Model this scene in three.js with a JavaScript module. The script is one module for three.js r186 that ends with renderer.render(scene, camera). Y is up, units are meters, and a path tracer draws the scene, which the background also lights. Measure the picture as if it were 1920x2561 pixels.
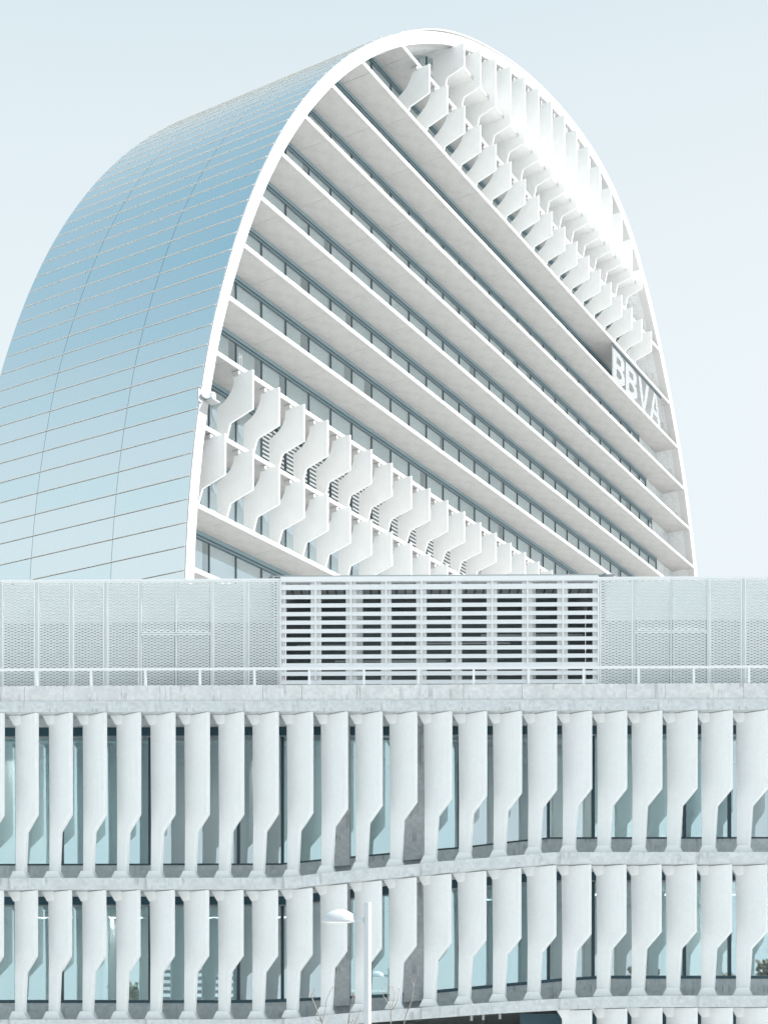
import * as THREE from 'three';
import { mergeGeometries } from 'three/addons/utils/BufferGeometryUtils.js';
import { FontLoader } from 'three/addons/loaders/FontLoader.js';
import { RectAreaLightUniformsLib } from 'three/addons/lights/RectAreaLightUniformsLib.js';
import { MarchingCubes } from 'three/addons/objects/MarchingCubes.js';

// ---------------------------------------------------------------- camera, sky, sun, exposure
const EYE = 4.4;                                   // the camera stands on a raised street, 4.4 m above the plaza
const scene = new THREE.Scene();
const camera = new THREE.PerspectiveCamera(2 * Math.atan(1280.5 / 3530) * 180 / Math.PI, 1920 / 2561, 0.5, 4000);
camera.position.set(0, EYE, 0);
camera.lookAt(0, EYE, -10);
camera.setViewOffset(1920, 2561, 0, -1275.5, 1920, 2561);   // rising-front lens: verticals stay vertical

const renderer = new THREE.WebGLRenderer({ antialias: true });
renderer.toneMapping = THREE.LinearToneMapping;
renderer.toneMappingExposure = 2.1;
renderer.shadowMap.enabled = true;

const SUN = new THREE.Vector3(0.70, 0.70, -0.06).normalize();   // from the right, just behind the front facade's plane
const sun = new THREE.DirectionalLight(new THREE.Color(1, 0.975, 0.94), 5);
sun.position.copy(SUN).multiplyScalar(300);
sun.target.position.set(0, 30, -80);
sun.position.add(sun.target.position);
sun.castShadow = true;
sun.shadow.mapSize.set(4096, 4096);
Object.assign(sun.shadow.camera, { left: -120, right: 120, top: 120, bottom: -120, near: 1, far: 700 });
scene.add(sun, sun.target);

let seed = 20240611;
const rnd = () => ((seed = (Math.imul(seed, 1664525) + 1013904223) >>> 0) / 4294967296);
const lerp = (a, b, t) => a + (b - a) * t;
const smooth = (t) => t * t * (3 - 2 * t);

function tileNoise(n, s) {                          // value noise with period n
  const g = new Float32Array(n * n);
  let q = s >>> 0;
  for (let i = 0; i < g.length; i++) { q = (Math.imul(q, 1664525) + 1013904223) >>> 0; g[i] = q / 4294967296; }
  return (x, y) => {
    const xi = Math.floor(x), yi = Math.floor(y), fx = smooth(x - xi), fy = smooth(y - yi);
    const a = ((xi % n) + n) % n, b = (a + 1) % n, c = ((yi % n) + n) % n, d = (c + 1) % n;
    return lerp(lerp(g[c * n + a], g[c * n + b], fx), lerp(g[d * n + a], g[d * n + b], fx), fy);
  };
}

{ // a clear, milky sky: pale near the horizon and towards the sun's side, blue overhead
  const W = 1024, H = 512, data = new Float32Array(W * H * 4);
  const n1 = tileNoise(8, 5), n2 = tileNoise(16, 9), n3 = tileNoise(32, 13);
  const sunFlat = new THREE.Vector2(SUN.x, SUN.z).normalize();
  for (let j = 0; j < H; j++) for (let i = 0; i < W; i++) {
    const v = (j + 0.5) / H, u = (i + 0.5) / W, el = (v - 0.5) * Math.PI, az = (u - 0.5) * 2 * Math.PI;
    const dx = Math.cos(el) * Math.cos(az), dz = Math.cos(el) * Math.sin(az), e = Math.max(0, el / (Math.PI / 2));
    const side = 0.5 + 0.5 * (dx * sunFlat.x + dz * sunFlat.y);
    const k = smooth(Math.min(1, Math.max(0, (e - 0.24) / 0.5))) * (1 - 0.35 * side);
    const wisp = Math.max(0, 0.55 * n1(u * 8, v * 10) + 0.3 * n2(u * 16, v * 22) + 0.15 * n3(u * 32, v * 50) - 0.45) * 0.32;
    const o = (j * W + i) * 4;
    const lo = [lerp(0.75, 0.87, side), lerp(0.862, 0.916, side), lerp(0.898, 0.952, side)], hi = [0.215, 0.45, 0.60];
    for (let c = 0; c < 3; c++) {
      let r = lerp(lo[c], hi[c], k);
      r = lerp(r, 0.95, wisp * (1 - 0.5 * k));
      data[o + c] = r * 0.487;
    }
    data[o + 3] = 1;
  }
  const t = new THREE.DataTexture(data, W, H, THREE.RGBAFormat, THREE.FloatType);
  t.mapping = THREE.EquirectangularReflectionMapping;
  t.magFilter = t.minFilter = THREE.LinearFilter;
  t.wrapS = THREE.RepeatWrapping;
  t.needsUpdate = true;
  scene.background = t;
  scene.environment = t;
}

// ---------------------------------------------------------------- materials
function tex(size, fn, srgb = true) {
  const d = new Uint8Array(size * size * 4);
  for (let j = 0; j < size; j++) for (let i = 0; i < size; i++) {
    const c = fn(i / size, j / size), o = (j * size + i) * 4;
    for (let k = 0; k < 3; k++) d[o + k] = Math.max(0, Math.min(255, (Array.isArray(c) ? c[k] : c) * 255));
    d[o + 3] = 255;
  }
  const t = new THREE.DataTexture(d, size, size);
  t.wrapS = t.wrapT = THREE.RepeatWrapping;
  t.magFilter = THREE.LinearFilter; t.minFilter = THREE.LinearMipmapLinearFilter; t.generateMipmaps = true;
  if (srgb) t.colorSpace = THREE.SRGBColorSpace;
  t.needsUpdate = true;
  return t;
}
const na = tileNoise(6, 1), nb = tileNoise(16, 2), nc = tileNoise(48, 3), nd = tileNoise(128, 4), ne = tileNoise(256, 6), nf = tileNoise(90, 8), ng = tileNoise(14, 12);
const concreteMap = tex(1024, (u, v) => {           // cast concrete: cloudy patches, thin runs of water, pinholes
  let b = 0.845 + 0.03 * (na(u * 6, v * 6) - 0.5) + 0.035 * (nb(u * 16, v * 16) - 0.5) + 0.07 * (nc(u * 48, v * 48) - 0.5) + 0.045 * (ne(u * 256, v * 256) - 0.5);
  b -= 0.13 * Math.max(0, nf(u * 90, v * 6) * ng(u * 14, v * 14) - 0.42) / 0.4;
  if (nd(u * 128, v * 128) > 0.965) b -= 0.09;
  const w = 0.5 * (nb(u * 16 + 3, v * 16 + 7) - 0.5);
  return [b * (1 + 0.02 * w), b * 1.008, b * (1.012 - 0.02 * w)];
});
const concreteBump = tex(512, (u, v) => 0.5 + 0.35 * (nc(u * 48, v * 48) - 0.5) + 0.4 * (nd(u * 128, v * 128) - 0.5), false);
const soffitMap = tex(1024, (u, v) => {
  const b = 0.80 + 0.03 * (na(u * 6, v * 6) - 0.5) + 0.03 * (nb(u * 16, v * 16) - 0.5) + 0.03 * (nc(u * 48, v * 48) - 0.5) + 0.03 * (ne(u * 256, v * 256) - 0.5) - (nf(u * 90, v * 90) > 0.97 ? 0.06 : 0);
  return [b * 1.003, b, b * 0.998];
});
const paintMap = tex(1024, (u, v) => 0.945 + 0.014 * (na(u * 6, v * 6) - 0.5) + 0.012 * (nf(u * 90, v * 6) - 0.5) + 0.012 * (nc(u * 48, v * 48) - 0.5) + 0.018 * (ne(u * 256, v * 256) - 0.5));
const groundMap = tex(512, (u, v) => 0.72 + 0.1 * (nb(u * 16, v * 16) - 0.5) + 0.1 * (nd(u * 128, v * 128) - 0.5));
const wood = tex(256, (u, v) => 0.7 + 0.3 * (nc(u * 48, v * 12) - 0.5) + 0.2 * (nd(u * 128, v * 20) - 0.5));

const lin = (r, g, b) => new THREE.Color().setRGB(r, g, b);
const std = (c, o = {}) => new THREE.MeshStandardMaterial({ color: c, roughness: 0.75, ...o });
const M = {
  concrete: std(lin(0.90, 0.93, 0.94), { map: concreteMap, bumpMap: concreteBump, bumpScale: 0.006, roughness: 0.9 }),
  sill: std(lin(0.93, 0.99, 1.0), { map: concreteMap, bumpMap: concreteBump, bumpScale: 0.006, roughness: 0.9 }),
  paleConcrete: std(lin(1.0, 1.0, 1.0), { map: concreteMap, bumpMap: concreteBump, bumpScale: 0.006, roughness: 0.9 }),
  soffit: std(lin(0.81, 0.80, 0.79), { map: soffitMap, roughness: 0.92 }),
  white: std(lin(0.64, 0.64, 0.635), { map: paintMap, roughness: 0.55 }),
  towerFin: std(lin(0.925, 0.93, 0.925), { map: paintMap, roughness: 0.5 }),
  lampPaint: std(lin(0.56, 0.59, 0.62), { roughness: 0.3 }),
  fin: std(lin(0.985, 1.0, 1.0), { map: paintMap, roughness: 0.5 }),
  whiteMetal: std(lin(0.82, 0.84, 0.85), { roughness: 0.42 }),
  meshMetal: std(lin(0.80, 0.84, 0.85), { roughness: 0.45, side: THREE.DoubleSide }),
  panel: new THREE.MeshPhysicalMaterial({ color: lin(0.85, 0.905, 0.925), metalness: 1, roughness: 0.16 }),
  panelB: new THREE.MeshPhysicalMaterial({ color: lin(0.80, 0.895, 0.92), metalness: 1, roughness: 0.2 }),
  wire: std(lin(0.40, 0.42, 0.43), { roughness: 0.6 }),
  disc: std(lin(0.40, 0.42, 0.43), { roughness: 0.5 }),
  rib: std(lin(0.74, 0.72, 0.68), { roughness: 0.5 }),
  roofMetal: std(lin(0.80, 0.82, 0.82), { roughness: 0.45 }),
  backing: std(lin(0.06, 0.08, 0.09), { roughness: 0.9 }),
  dark: std(lin(0.045, 0.085, 0.105), { roughness: 0.45 }),
  frame: std(lin(0.075, 0.11, 0.13), { roughness: 0.45 }),
  darkBlue: std(lin(0.05, 0.115, 0.15), { roughness: 0.4 }),
  glass: new THREE.MeshPhysicalMaterial({ color: lin(0.74, 0.93, 0.96), metalness: 1, roughness: 0.0, transparent: true, opacity: 0.57, side: THREE.DoubleSide }),
  glassB: new THREE.MeshPhysicalMaterial({ color: lin(0.70, 0.88, 0.92), metalness: 1, roughness: 0.0, transparent: true, opacity: 0.70, side: THREE.DoubleSide }),
  glassC: new THREE.MeshPhysicalMaterial({ color: lin(0.80, 0.92, 0.97), metalness: 1, roughness: 0.0, transparent: true, opacity: 0.46, side: THREE.DoubleSide }),
  towerGlass: new THREE.MeshPhysicalMaterial({ color: lin(0.78, 0.90, 0.94), metalness: 1, roughness: 0.0, transparent: true, opacity: 0.4, side: THREE.DoubleSide }),
  spandrel: new THREE.MeshPhysicalMaterial({ color: lin(0.27, 0.38, 0.42), roughness: 0.12, ior: 1.6 }),
  blind: std(lin(0.84, 0.87, 0.87), { roughness: 0.9 }),
  blindB: std(lin(0.72, 0.76, 0.77), { roughness: 0.9 }),
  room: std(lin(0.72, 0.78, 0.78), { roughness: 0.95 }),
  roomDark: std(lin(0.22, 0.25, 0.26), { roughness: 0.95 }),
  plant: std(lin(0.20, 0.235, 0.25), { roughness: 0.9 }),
  steel: std(lin(0.45, 0.47, 0.48), { roughness: 0.4, metalness: 0.6 }),
  ground: std(lin(0.91, 0.925, 0.92), { map: groundMap, roughness: 0.95 }),
  bark: std(lin(0.55, 0.52, 0.47), { map: wood, roughness: 0.9 }),
  pine: std(lin(0.07, 0.09, 0.06), { roughness: 0.9, side: THREE.DoubleSide }),
  leaf: std(lin(0.16, 0.13, 0.09), { roughness: 0.9, side: THREE.DoubleSide }),
  lit: std(lin(0.9, 0.88, 0.85), { emissive: lin(1, 0.94, 0.86), emissiveIntensity: 1.2 }),
  bud: std(lin(0.35, 0.16, 0.14), { roughness: 0.8 }),
  lampGlass: new THREE.MeshPhysicalMaterial({ color: lin(0.8, 0.8, 0.78), roughness: 0.25 }),
};

// ---------------------------------------------------------------- helpers
const taken = new Map();
function numbered(name) {
  const n = taken.get(name) ?? 0; taken.set(name, n + 1);
  return n ? `${name}_${String(n).padStart(3, '0')}` : name;
}
function tag(o, label, category, group, kind) {
  o.userData.label = label;
  if (category) o.userData.category = category;
  if (group) o.userData.group = group;
  if (kind) o.userData.kind = kind;
  return o;
}
function thing(name, label, category, position = [0, 0, 0], turn = 0, group) {
  const o = new THREE.Group();
  o.name = numbered(name); o.position.set(...position); o.rotation.y = turn;
  scene.add(o);
  return tag(o, label, category, group);
}
function part(name, geometry, material, parent, position) {
  const m = new THREE.Mesh(geometry, material);
  m.name = name; m.castShadow = m.receiveShadow = true;
  if (position) m.position.set(...position);
  parent.add(m);
  return m;
}
const UVM = 4;                                       // one texture repeat every four metres
function metreUV(g, du = 0, dv = 0) {                // uv in metres from the face's own direction
  if (g.index) g = g.toNonIndexed();
  const p = g.attributes.position, n = g.attributes.normal, uv = new Float32Array(p.count * 2);
  for (let i = 0; i < p.count; i++) {
    const x = Math.abs(n.getX(i)), y = Math.abs(n.getY(i)), z = Math.abs(n.getZ(i));
    const a = y > x && y > z ? [p.getX(i), p.getZ(i)] : x > z ? [p.getZ(i), p.getY(i)] : [p.getX(i), p.getY(i)];
    uv[2 * i] = a[0] / UVM + du; uv[2 * i + 1] = a[1] / UVM + dv;
  }
  g.setAttribute('uv', new THREE.BufferAttribute(uv, 2));
  return g;
}
function box(x0, x1, y0, y1, z0, z1) {
  const g = new THREE.BoxGeometry(x1 - x0, y1 - y0, z1 - z0);
  g.translate((x0 + x1) / 2, (y0 + y1) / 2, (z0 + z1) / 2);
  return metreUV(g);
}
function extrude(points, z0, z1, bevel = 0, holes = []) {   // outline in x, y pushed from z0 to z1
  const s = new THREE.Shape(points.map(([x, y]) => new THREE.Vector2(x, y)));
  for (const h of holes) s.holes.push(new THREE.Path(h.map(([x, y]) => new THREE.Vector2(x, y))));
  const g = new THREE.ExtrudeGeometry(s, { depth: z1 - z0 - 2 * bevel, bevelEnabled: bevel > 0, bevelThickness: bevel, bevelSize: bevel, bevelOffset: -bevel, bevelSegments: 2, curveSegments: 8 });
  g.translate(0, 0, z0 + bevel);
  return metreUV(g);
}
function tube(points, radius, seg = 12, sides = 7) {
  return new THREE.TubeGeometry(new THREE.CatmullRomCurve3(points.map((p) => new THREE.Vector3(...p))), seg, radius, sides, false);
}
function taper(points, r0, r1, seg = 10, sides = 6) {
  const c = new THREE.CatmullRomCurve3(points.map((p) => new THREE.Vector3(...p)));
  const g = new THREE.TubeGeometry(c, seg, 1, sides, false), p = g.attributes.position;
  for (let i = 0; i <= seg; i++) {
    const o = c.getPointAt(i / seg), r = lerp(r0, r1, i / seg);
    for (let j = 0; j <= sides; j++) {
      const k = i * (sides + 1) + j;
      p.setXYZ(k, o.x + (p.getX(k) - o.x) * r, o.y + (p.getY(k) - o.y) * r, o.z + (p.getZ(k) - o.z) * r);
    }
  }
  g.computeVertexNormals();
  return g;
}
const merge = (list) => mergeGeometries(list.map((g) => (g.index ? g.toNonIndexed() : g)));
function clipConvex(poly, clip) {                    // Sutherland-Hodgman, clip polygon runs counter-clockwise
  let out = poly;
  for (let i = 0; i < clip.length && out.length; i++) {
    const a = clip[i], b = clip[(i + 1) % clip.length], side = (p) => (b[0] - a[0]) * (p[1] - a[1]) - (b[1] - a[1]) * (p[0] - a[0]);
    const next = [];
    for (let k = 0; k < out.length; k++) {
      const p = out[k], q = out[(k + 1) % out.length], sp = side(p), sq = side(q);
      if (sp >= 0) next.push(p);
      if ((sp > 0 && sq < 0) || (sp < 0 && sq > 0)) { const t = sp / (sp - sq); next.push([lerp(p[0], q[0], t), lerp(p[1], q[1], t)]); }
    }
    out = next;
  }
  return out;
}

// ---------------------------------------------------------------- ground
{
  const g = new THREE.PlaneGeometry(3000, 3000); g.rotateX(-Math.PI / 2);
  const o = part('ground', metreUV(g), M.ground, scene);
  tag(o, 'pale paved ground in front of the buildings', 'ground', null, 'structure');
}

// ================================================================ the sail-shaped tower
// local axes: x along the flat face (t), y up, z out of the face
const TH = Math.atan2(2102, 3530);
const tower = thing('sail_tower', 'tall sail shaped tower with blue metal shell, white arch rim and slanting floor bands', 'tower', [-9.518, 0, -80], Math.PI / 2 - TH);
const rawOutline = [[-1.6, -EYE], [-2.3, 6], [-2.75, 16], [-2.78, 24.4], [-2.49, 28.5], [-1.92, 32.55], [-1.38, 35.2], [-0.78, 37.8], [-0.03, 40.4], [0.62, 42.15], [1.5, 44.48], [2.44, 46.69], [3.6, 49.1], [4.94, 51.53], [6.52, 54.05], [8.37, 56.65], [10.56, 59.35], [13.05, 62.05], [15.6, 64.45], [18.5, 66.9], [21.6, 69.1], [25.25, 71.4], [29.4, 73.55], [33.3, 75.15], [37.4, 76.5], [42, 77.7], [46.5, 78.45], [51.5, 78.85], [56.7, 78.7], [61, 77.8], [65, 76.1], [68.7, 73.3], [72.3, 69.6], [75.3, 65.8], [78.2, 61.7], [80.3, 58.2], [82, 54.8], [83.5, 51.2], [84.6, 48.3], [87.2, 39], [89, 28], [89.8, 14], [89.6, -EYE]];
const outline = (() => {
  const c = new THREE.CatmullRomCurve3(rawOutline.map(([x, y]) => new THREE.Vector3(x, y, 0)), false, 'centripetal');
  c.arcLengthDivisions = 2000;
  let pts = c.getSpacedPoints(640).map((p) => [p.x, p.y]);
  for (let k = 0; k < 60; k++) pts = pts.map((p, i) => (i === 0 || i === pts.length - 1 ? p : [(pts[i - 1][0] + 2 * p[0] + pts[i + 1][0]) / 4, (pts[i - 1][1] + 2 * p[1] + pts[i + 1][1]) / 4]));
  return pts;
})();
const normals = outline.map((p, i) => {
  const a = outline[Math.max(0, i - 2)], b = outline[Math.min(outline.length - 1, i + 2)], l = Math.hypot(b[0] - a[0], b[1] - a[1]);
  return [-(b[1] - a[1]) / l, (b[0] - a[0]) / l];     // outward (left of the direction of travel)
});
const offsetLine = (d) => outline.map((p, i) => [p[0] + normals[i][0] * d, p[1] + normals[i][1] * d]);
const arcLen = [0];
for (let i = 1; i < outline.length; i++) arcLen.push(arcLen[i - 1] + Math.hypot(outline[i][0] - outline[i - 1][0], outline[i][1] - outline[i - 1][1]));
function atArc(s) {
  let i = 1; while (i < arcLen.length - 1 && arcLen[i] < s) i++;
  const t = (s - arcLen[i - 1]) / (arcLen[i] - arcLen[i - 1]);
  return { p: [lerp(outline[i - 1][0], outline[i][0], t), lerp(outline[i - 1][1], outline[i][1], t)], n: [lerp(normals[i - 1][0], normals[i][0], t), lerp(normals[i - 1][1], normals[i][1], t)] };
}
const up = (l) => l.map(([x, y]) => [x, y + EYE]);    // heights above are measured from the eye
const clipLine = offsetLine(-0.5).filter((_, i) => i % 4 === 0).reverse();   // counter-clockwise
const DEEP = 17;
function bandGeometry(outer, inner, z0, z1) {        // a strip between two offset lines, with real thickness
  return extrude(up(outer.concat(inner.slice().reverse())), z0, z1);
}
function spanAt(h, inset) {                          // left and right end of the face at a height
  const l = offsetLine(-inset); let a = Infinity, b = -Infinity;
  for (let i = 1; i < l.length; i++) if ((l[i - 1][1] - h) * (l[i][1] - h) <= 0) { const t = (h - l[i - 1][1]) / (l[i][1] - l[i - 1][1] || 1e-6), x = lerp(l[i - 1][0], l[i][0], t); a = Math.min(a, x); b = Math.max(b, x); }
  return [a, b];
}
function topAt(t, inset) {
  const l = offsetLine(-inset); let h = -Infinity;
  for (let i = 1; i < l.length; i++) if ((l[i - 1][0] - t) * (l[i][0] - t) <= 0) { const k = (t - l[i - 1][0]) / (l[i][0] - l[i - 1][0] || 1e-6); h = Math.max(h, lerp(l[i - 1][1], l[i][1], k)); }
  return h;
}
const RIM = 0.74;
part('arch_rim', bandGeometry(outline, offsetLine(-RIM), -0.7, 0.04), M.white, tower);
part('shell_wall', bandGeometry(offsetLine(-0.17), offsetLine(-RIM + 0.02), -DEEP, -0.7), M.paleConcrete, tower);
{ // the end wall that closes the far side of the tower
  part('rear_wall', extrude(up(offsetLine(-0.3)), -DEEP + 0.02, -DEEP + 0.5), M.concrete, tower);
}
// metal skin: rows of long panels on the side we see, with a pale rib at every joint
const PITCH = 1.345, S0 = (() => { let i = 0; while (outline[i][1] < 24.55) i++; return arcLen[i]; })();
const sCrest = (() => { let i = 0; while (outline[i][0] < 20) i++; return arcLen[i]; })();
{
  const k0 = -4, k1 = Math.floor((sCrest - S0) / PITCH), cols = [[0.0, -5.34], [-5.365, -11.67], [-11.695, -DEEP]];
  const geos = cols.map(([a, b]) => { const g = new THREE.BoxGeometry(0.05, PITCH - 0.075, a - b); g.translate(0, 0, (a + b) / 2); return metreUV(g); });
  const ribG = new THREE.BoxGeometry(0.06, 0.032, DEEP - 0.02); ribG.translate(0, 0, -DEEP / 2 - 0.01);
  for (let k = k0; k <= k1; k++) {
    const m = atArc(S0 + (k + 0.5) * PITCH), j = atArc(S0 + k * PITCH + 0.018);
    for (const [c, g] of geos.entries()) {
      const o = part('shell_panel', g, (k * 3 + c) % 4 === 1 ? M.panelB : M.panel, tower, [m.p[0] + m.n[0] * 0.03, m.p[1] + EYE + m.n[1] * 0.03, 0]);
      o.rotation.z = Math.atan2(m.n[1], m.n[0]) - Math.PI + (rnd() - 0.5) * 0.0045;
    }
    const r = part('shell_rib', ribG, M.rib, tower, [j.p[0] + j.n[0] * 0.062, j.p[1] + EYE + j.n[1] * 0.062, 0]);
    r.rotation.z = Math.atan2(j.n[1], j.n[0]) - Math.PI;
  }
  const cut = (d, a, b) => offsetLine(d).filter((_, i) => arcLen[i] >= a && arcLen[i] <= b);
  const a0 = S0 + k0 * PITCH, a1 = S0 + (k1 + 1) * PITCH;
  part('skin_backing', bandGeometry(cut(-0.03, a0, a1), cut(-0.14, a0, a1), -DEEP + 0.05, -0.72), M.backing, tower);
  const lip = (d) => outline.map((p, i) => [p, normals[i], arcLen[i]]).filter(([, , s]) => s >= a1 + 0.02).map(([p, n, s]) => { const k = d + 0.15 * smooth(Math.min(1, (s - a1) / 9)); return [p[0] + n[0] * k, p[1] + n[1] * k]; });
  part('roof_skin', bandGeometry(lip(0.065), lip(0.004), -DEEP, 0.02), M.roofMetal, tower);
  part('shell_skirt', bandGeometry(cut(0.05, 0, a0 - 0.03), cut(0.005, 0, a0 - 0.03), -DEEP, -0.1), M.panel, tower);
}
// floors
const LEVEL = [68.05, 63.83, 60.17, 56.5, 52.82, 49.08, 45.45, 41.77, 38.12, 33.5, 28.9, 25.25, 21.6];
const SLAB = 0.255, GLAZE = -2.25, BAY = 2.632, T0 = 2.3;
const hidden = (h) => ((h + 0.0) * 3530 / 1111 - 80) / Math.cos(TH) + 4;      // beyond this the front building stands before the floor
for (const [i, h] of LEVEL.entries()) {
  const [a, b] = spanAt(h - SLAB / 2, 0.45);
  const slab = part('floor_slab', box(a, b, h - SLAB + EYE + 0.02, h + EYE - 0.005, -9, -0.1), M.soffit, tower);
  part('edge_band', box(a + 0.2, b - 0.2, h - SLAB + EYE, h + EYE, -0.1, 0.0), M.white, slab);
  const [ai, bi] = spanAt(h - SLAB, 0.85);
  for (let t = Math.floor(ai / (2 * BAY)) * 2 * BAY + 1.1; t < Math.min(bi, hidden(h)); t += 2 * BAY) {
    const x0 = Math.max(t + 0.012, ai + 0.02), x1 = Math.min(t + 2 * BAY - 0.012, bi - 0.02);
    if (x1 - x0 > 0.2) part('soffit_panel', box(x0, x1, h - SLAB + EYE - 0.003, h - SLAB + EYE + 0.018, GLAZE + 0.02, -0.105), M.soffit, slab);
  }
  // the glazed wall below this slab
  const lo = LEVEL[i + 1] ?? h - 3.7, top = h - SLAB;
  if (i === LEVEL.length - 1) continue;
  const [gl] = spanAt(lo, 0.5), gr = Math.min(spanAt(top, 0.5)[1] - 5.6, hidden(h));
  const piece = (name, t0, t1, h0, h1, z0, z1, m, parent = tower) => {
    const poly = clipConvex([[t0, h0], [t1, h0], [t1, h1], [t0, h1]], clipLine);
    if (poly.length > 2) return part(name, extrude(up(poly), z0, z1), m, parent);
  };
  const gl0 = gl - 0.2;
  piece('spandrel_glass', gl0, gr, top - 0.26, top, GLAZE - 0.05, GLAZE, M.spandrel);
  piece('head_rail', gl0, gr, top - 0.32, top - 0.262, GLAZE - 0.08, GLAZE + 0.05, M.frame);
  piece('head_rail', gl0, gr, top - 0.50, top - 0.45, GLAZE - 0.08, GLAZE + 0.03, M.frame);
  piece('blind_box', gl0, gr, top - 0.449, top - 0.321, GLAZE - 0.09, GLAZE - 0.01, M.spandrel);
  for (let t = Math.floor((gl0 - T0) / BAY) * BAY + T0, n = 0; t < gr; t += BAY, n++) {
    const t1 = Math.min(t + BAY, gr);
    if (i === 8 && t > 6 && t < 34) {                // plant floor: slatted vents in place of glass
      const v = piece('vent_louvre', t + 0.03, t1 - 0.03, lo + 0.02, top - 0.501, GLAZE - 0.3, GLAZE - 0.2, M.plant), sl = [];
      for (const a of [t + 0.08, (t + t1) / 2 + 0.05]) for (let y = lo + 0.1; y < top - 0.6; y += 0.27) sl.push(box(a, a + BAY / 2 - 0.14, y + EYE, y + 0.13 + EYE, GLAZE - 0.1, GLAZE - 0.07));
      part('vent_slats', merge(sl), M.whiteMetal, v).userData.kind = 'stuff';
      piece('mullion', t - 0.03, t + 0.03, lo + 0.02, top - 0.501, GLAZE - 0.1, GLAZE + 0.03, M.frame);
      continue;
    }
    piece('glass_pane', t + 0.03, t1 - 0.03, lo + 0.02, top - 0.501, GLAZE - 0.03, GLAZE - 0.015, M.towerGlass);
    if (t > gl0) piece('mullion', t - 0.03, t + 0.03, lo + 0.02, top - 0.501, GLAZE - 0.1, GLAZE + 0.03, M.frame);
    const half = rnd() < 0.3 ? rnd() * 0.8 : 0;
    piece('roller_blind', t + 0.06, t1 - 0.06 - half, lo + 0.02, top - 0.505, GLAZE - 0.16, GLAZE - 0.12, rnd() < 0.35 ? M.blindB : M.blind);
  }
  piece('mullion', gr, gr + 0.07, lo + 0.02, top - 0.02, GLAZE - 0.1, GLAZE + 0.03, M.frame);
  piece('end_wall', gr + 0.072, spanAt(lo, 0.4)[1], lo, top, GLAZE - 0.35, GLAZE - 0.12, M.concrete);
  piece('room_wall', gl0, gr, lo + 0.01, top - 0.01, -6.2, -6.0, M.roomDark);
}
// the glazed crown between the top floor and the arch
{
  const poly = clipConvex([[18, 68.07], [63, 68.07], [63, 80], [18, 80]], clipLine);
  part('crown_glass', extrude(up(poly), GLAZE - 0.03, GLAZE - 0.01), M.towerGlass, tower);
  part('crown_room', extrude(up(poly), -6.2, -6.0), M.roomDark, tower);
  for (let t = T0 + 7 * BAY; t < 62; t += BAY) part('mullion', box(t - 0.03, t + 0.03, 68.07 + EYE, topAt(t, 0.6) + EYE, GLAZE - 0.09, GLAZE + 0.04), M.dark, tower);
  const e = clipConvex([[63.05, 68.07], [75, 68.07], [75, 80], [63.05, 80]], clipLine);
  part('end_wall', extrude(up(e), GLAZE - 0.4, GLAZE - 0.1), M.concrete, tower);
  const shelf = part('floor_slab', box(28.75, 66.3, 71.17 + EYE, 71.37 + EYE, -2.1, 0.3), M.towerFin, tower);
  part('edge_band', box(28.75, 66.3, 71.165 + EYE, 71.375 + EYE, 0.3, 0.34), M.white, shelf);
}
// sun fins standing out of the face, hung from one slab and footed on the next
const FT = 0.13;
function finProfile(hs, hl, ob, inner) {
  const curve = new THREE.CatmullRomCurve3(inner.map(([x, y]) => new THREE.Vector3(x, y, 0))).getPoints(10).map((p) => [p.x, p.y]);
  return [[-0.4, hs - 0.17], ...curve, [-1.65, hl + 0.01], [-1.14, hl + 0.01], [-0.68, ob - 0.48], [0.94, ob], [0.94, hs - 0.17]].reverse();
}
function finGeometry(profile) {                      // profile in (out, up) becomes a plate across the face
  const g = extrude(up(profile), -FT / 2, FT / 2, 0.012);
  g.rotateY(-Math.PI / 2);                           // x (out) -> +z, z -> -x
  return metreUV(g);
}
function finRow(hs, hl, ob, inner, ks) {
  const g = finGeometry(finProfile(hs, hl, ob, inner));
  const bg = box(-0.11, 0.11, hs - 0.30 + EYE, hs - 0.001 + EYE, -0.47, -0.05), fg = box(-0.1, 0.1, hl + EYE + 0.002, hl + EYE + 0.22, -1.72, -1.02);
  for (const k of ks) {
    const o = part('sun_fin', g, M.towerFin, tower, [T0 + BAY * k, 0, 0]);
    part('bracket', bg, M.white, o);
    part('foot', fg, M.white, o);
  }
}
const range = (a, b) => Array.from({ length: b - a + 1 }, (_, i) => a + i);
finRow(37.82, 33.5, 35.4, [[-0.42, 37.3], [-0.5, 37.0], [-0.72, 36.62], [-1.12, 36.27], [-1.65, 36.0]], range(0, 16));
finRow(33.2, 28.9, 30.72, [[-0.42, 32.8], [-0.5, 32.5], [-0.72, 32.18], [-1.12, 31.88], [-1.65, 31.6]], range(-1, 10));
finRow(67.75, 63.83, 65.57, [[-0.43, 67.4], [-0.62, 67.01], [-0.94, 66.57], [-1.25, 66.3], [-1.6, 66.08]], range(8, 25));
const tops = [72.23, 73.22, 74.22, 75.1, 75.8, 76.4, 76.8, 77.1, 77.24, 77.22, 76.9, 76.28, 75.33, 74.07, 72.4];
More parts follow.
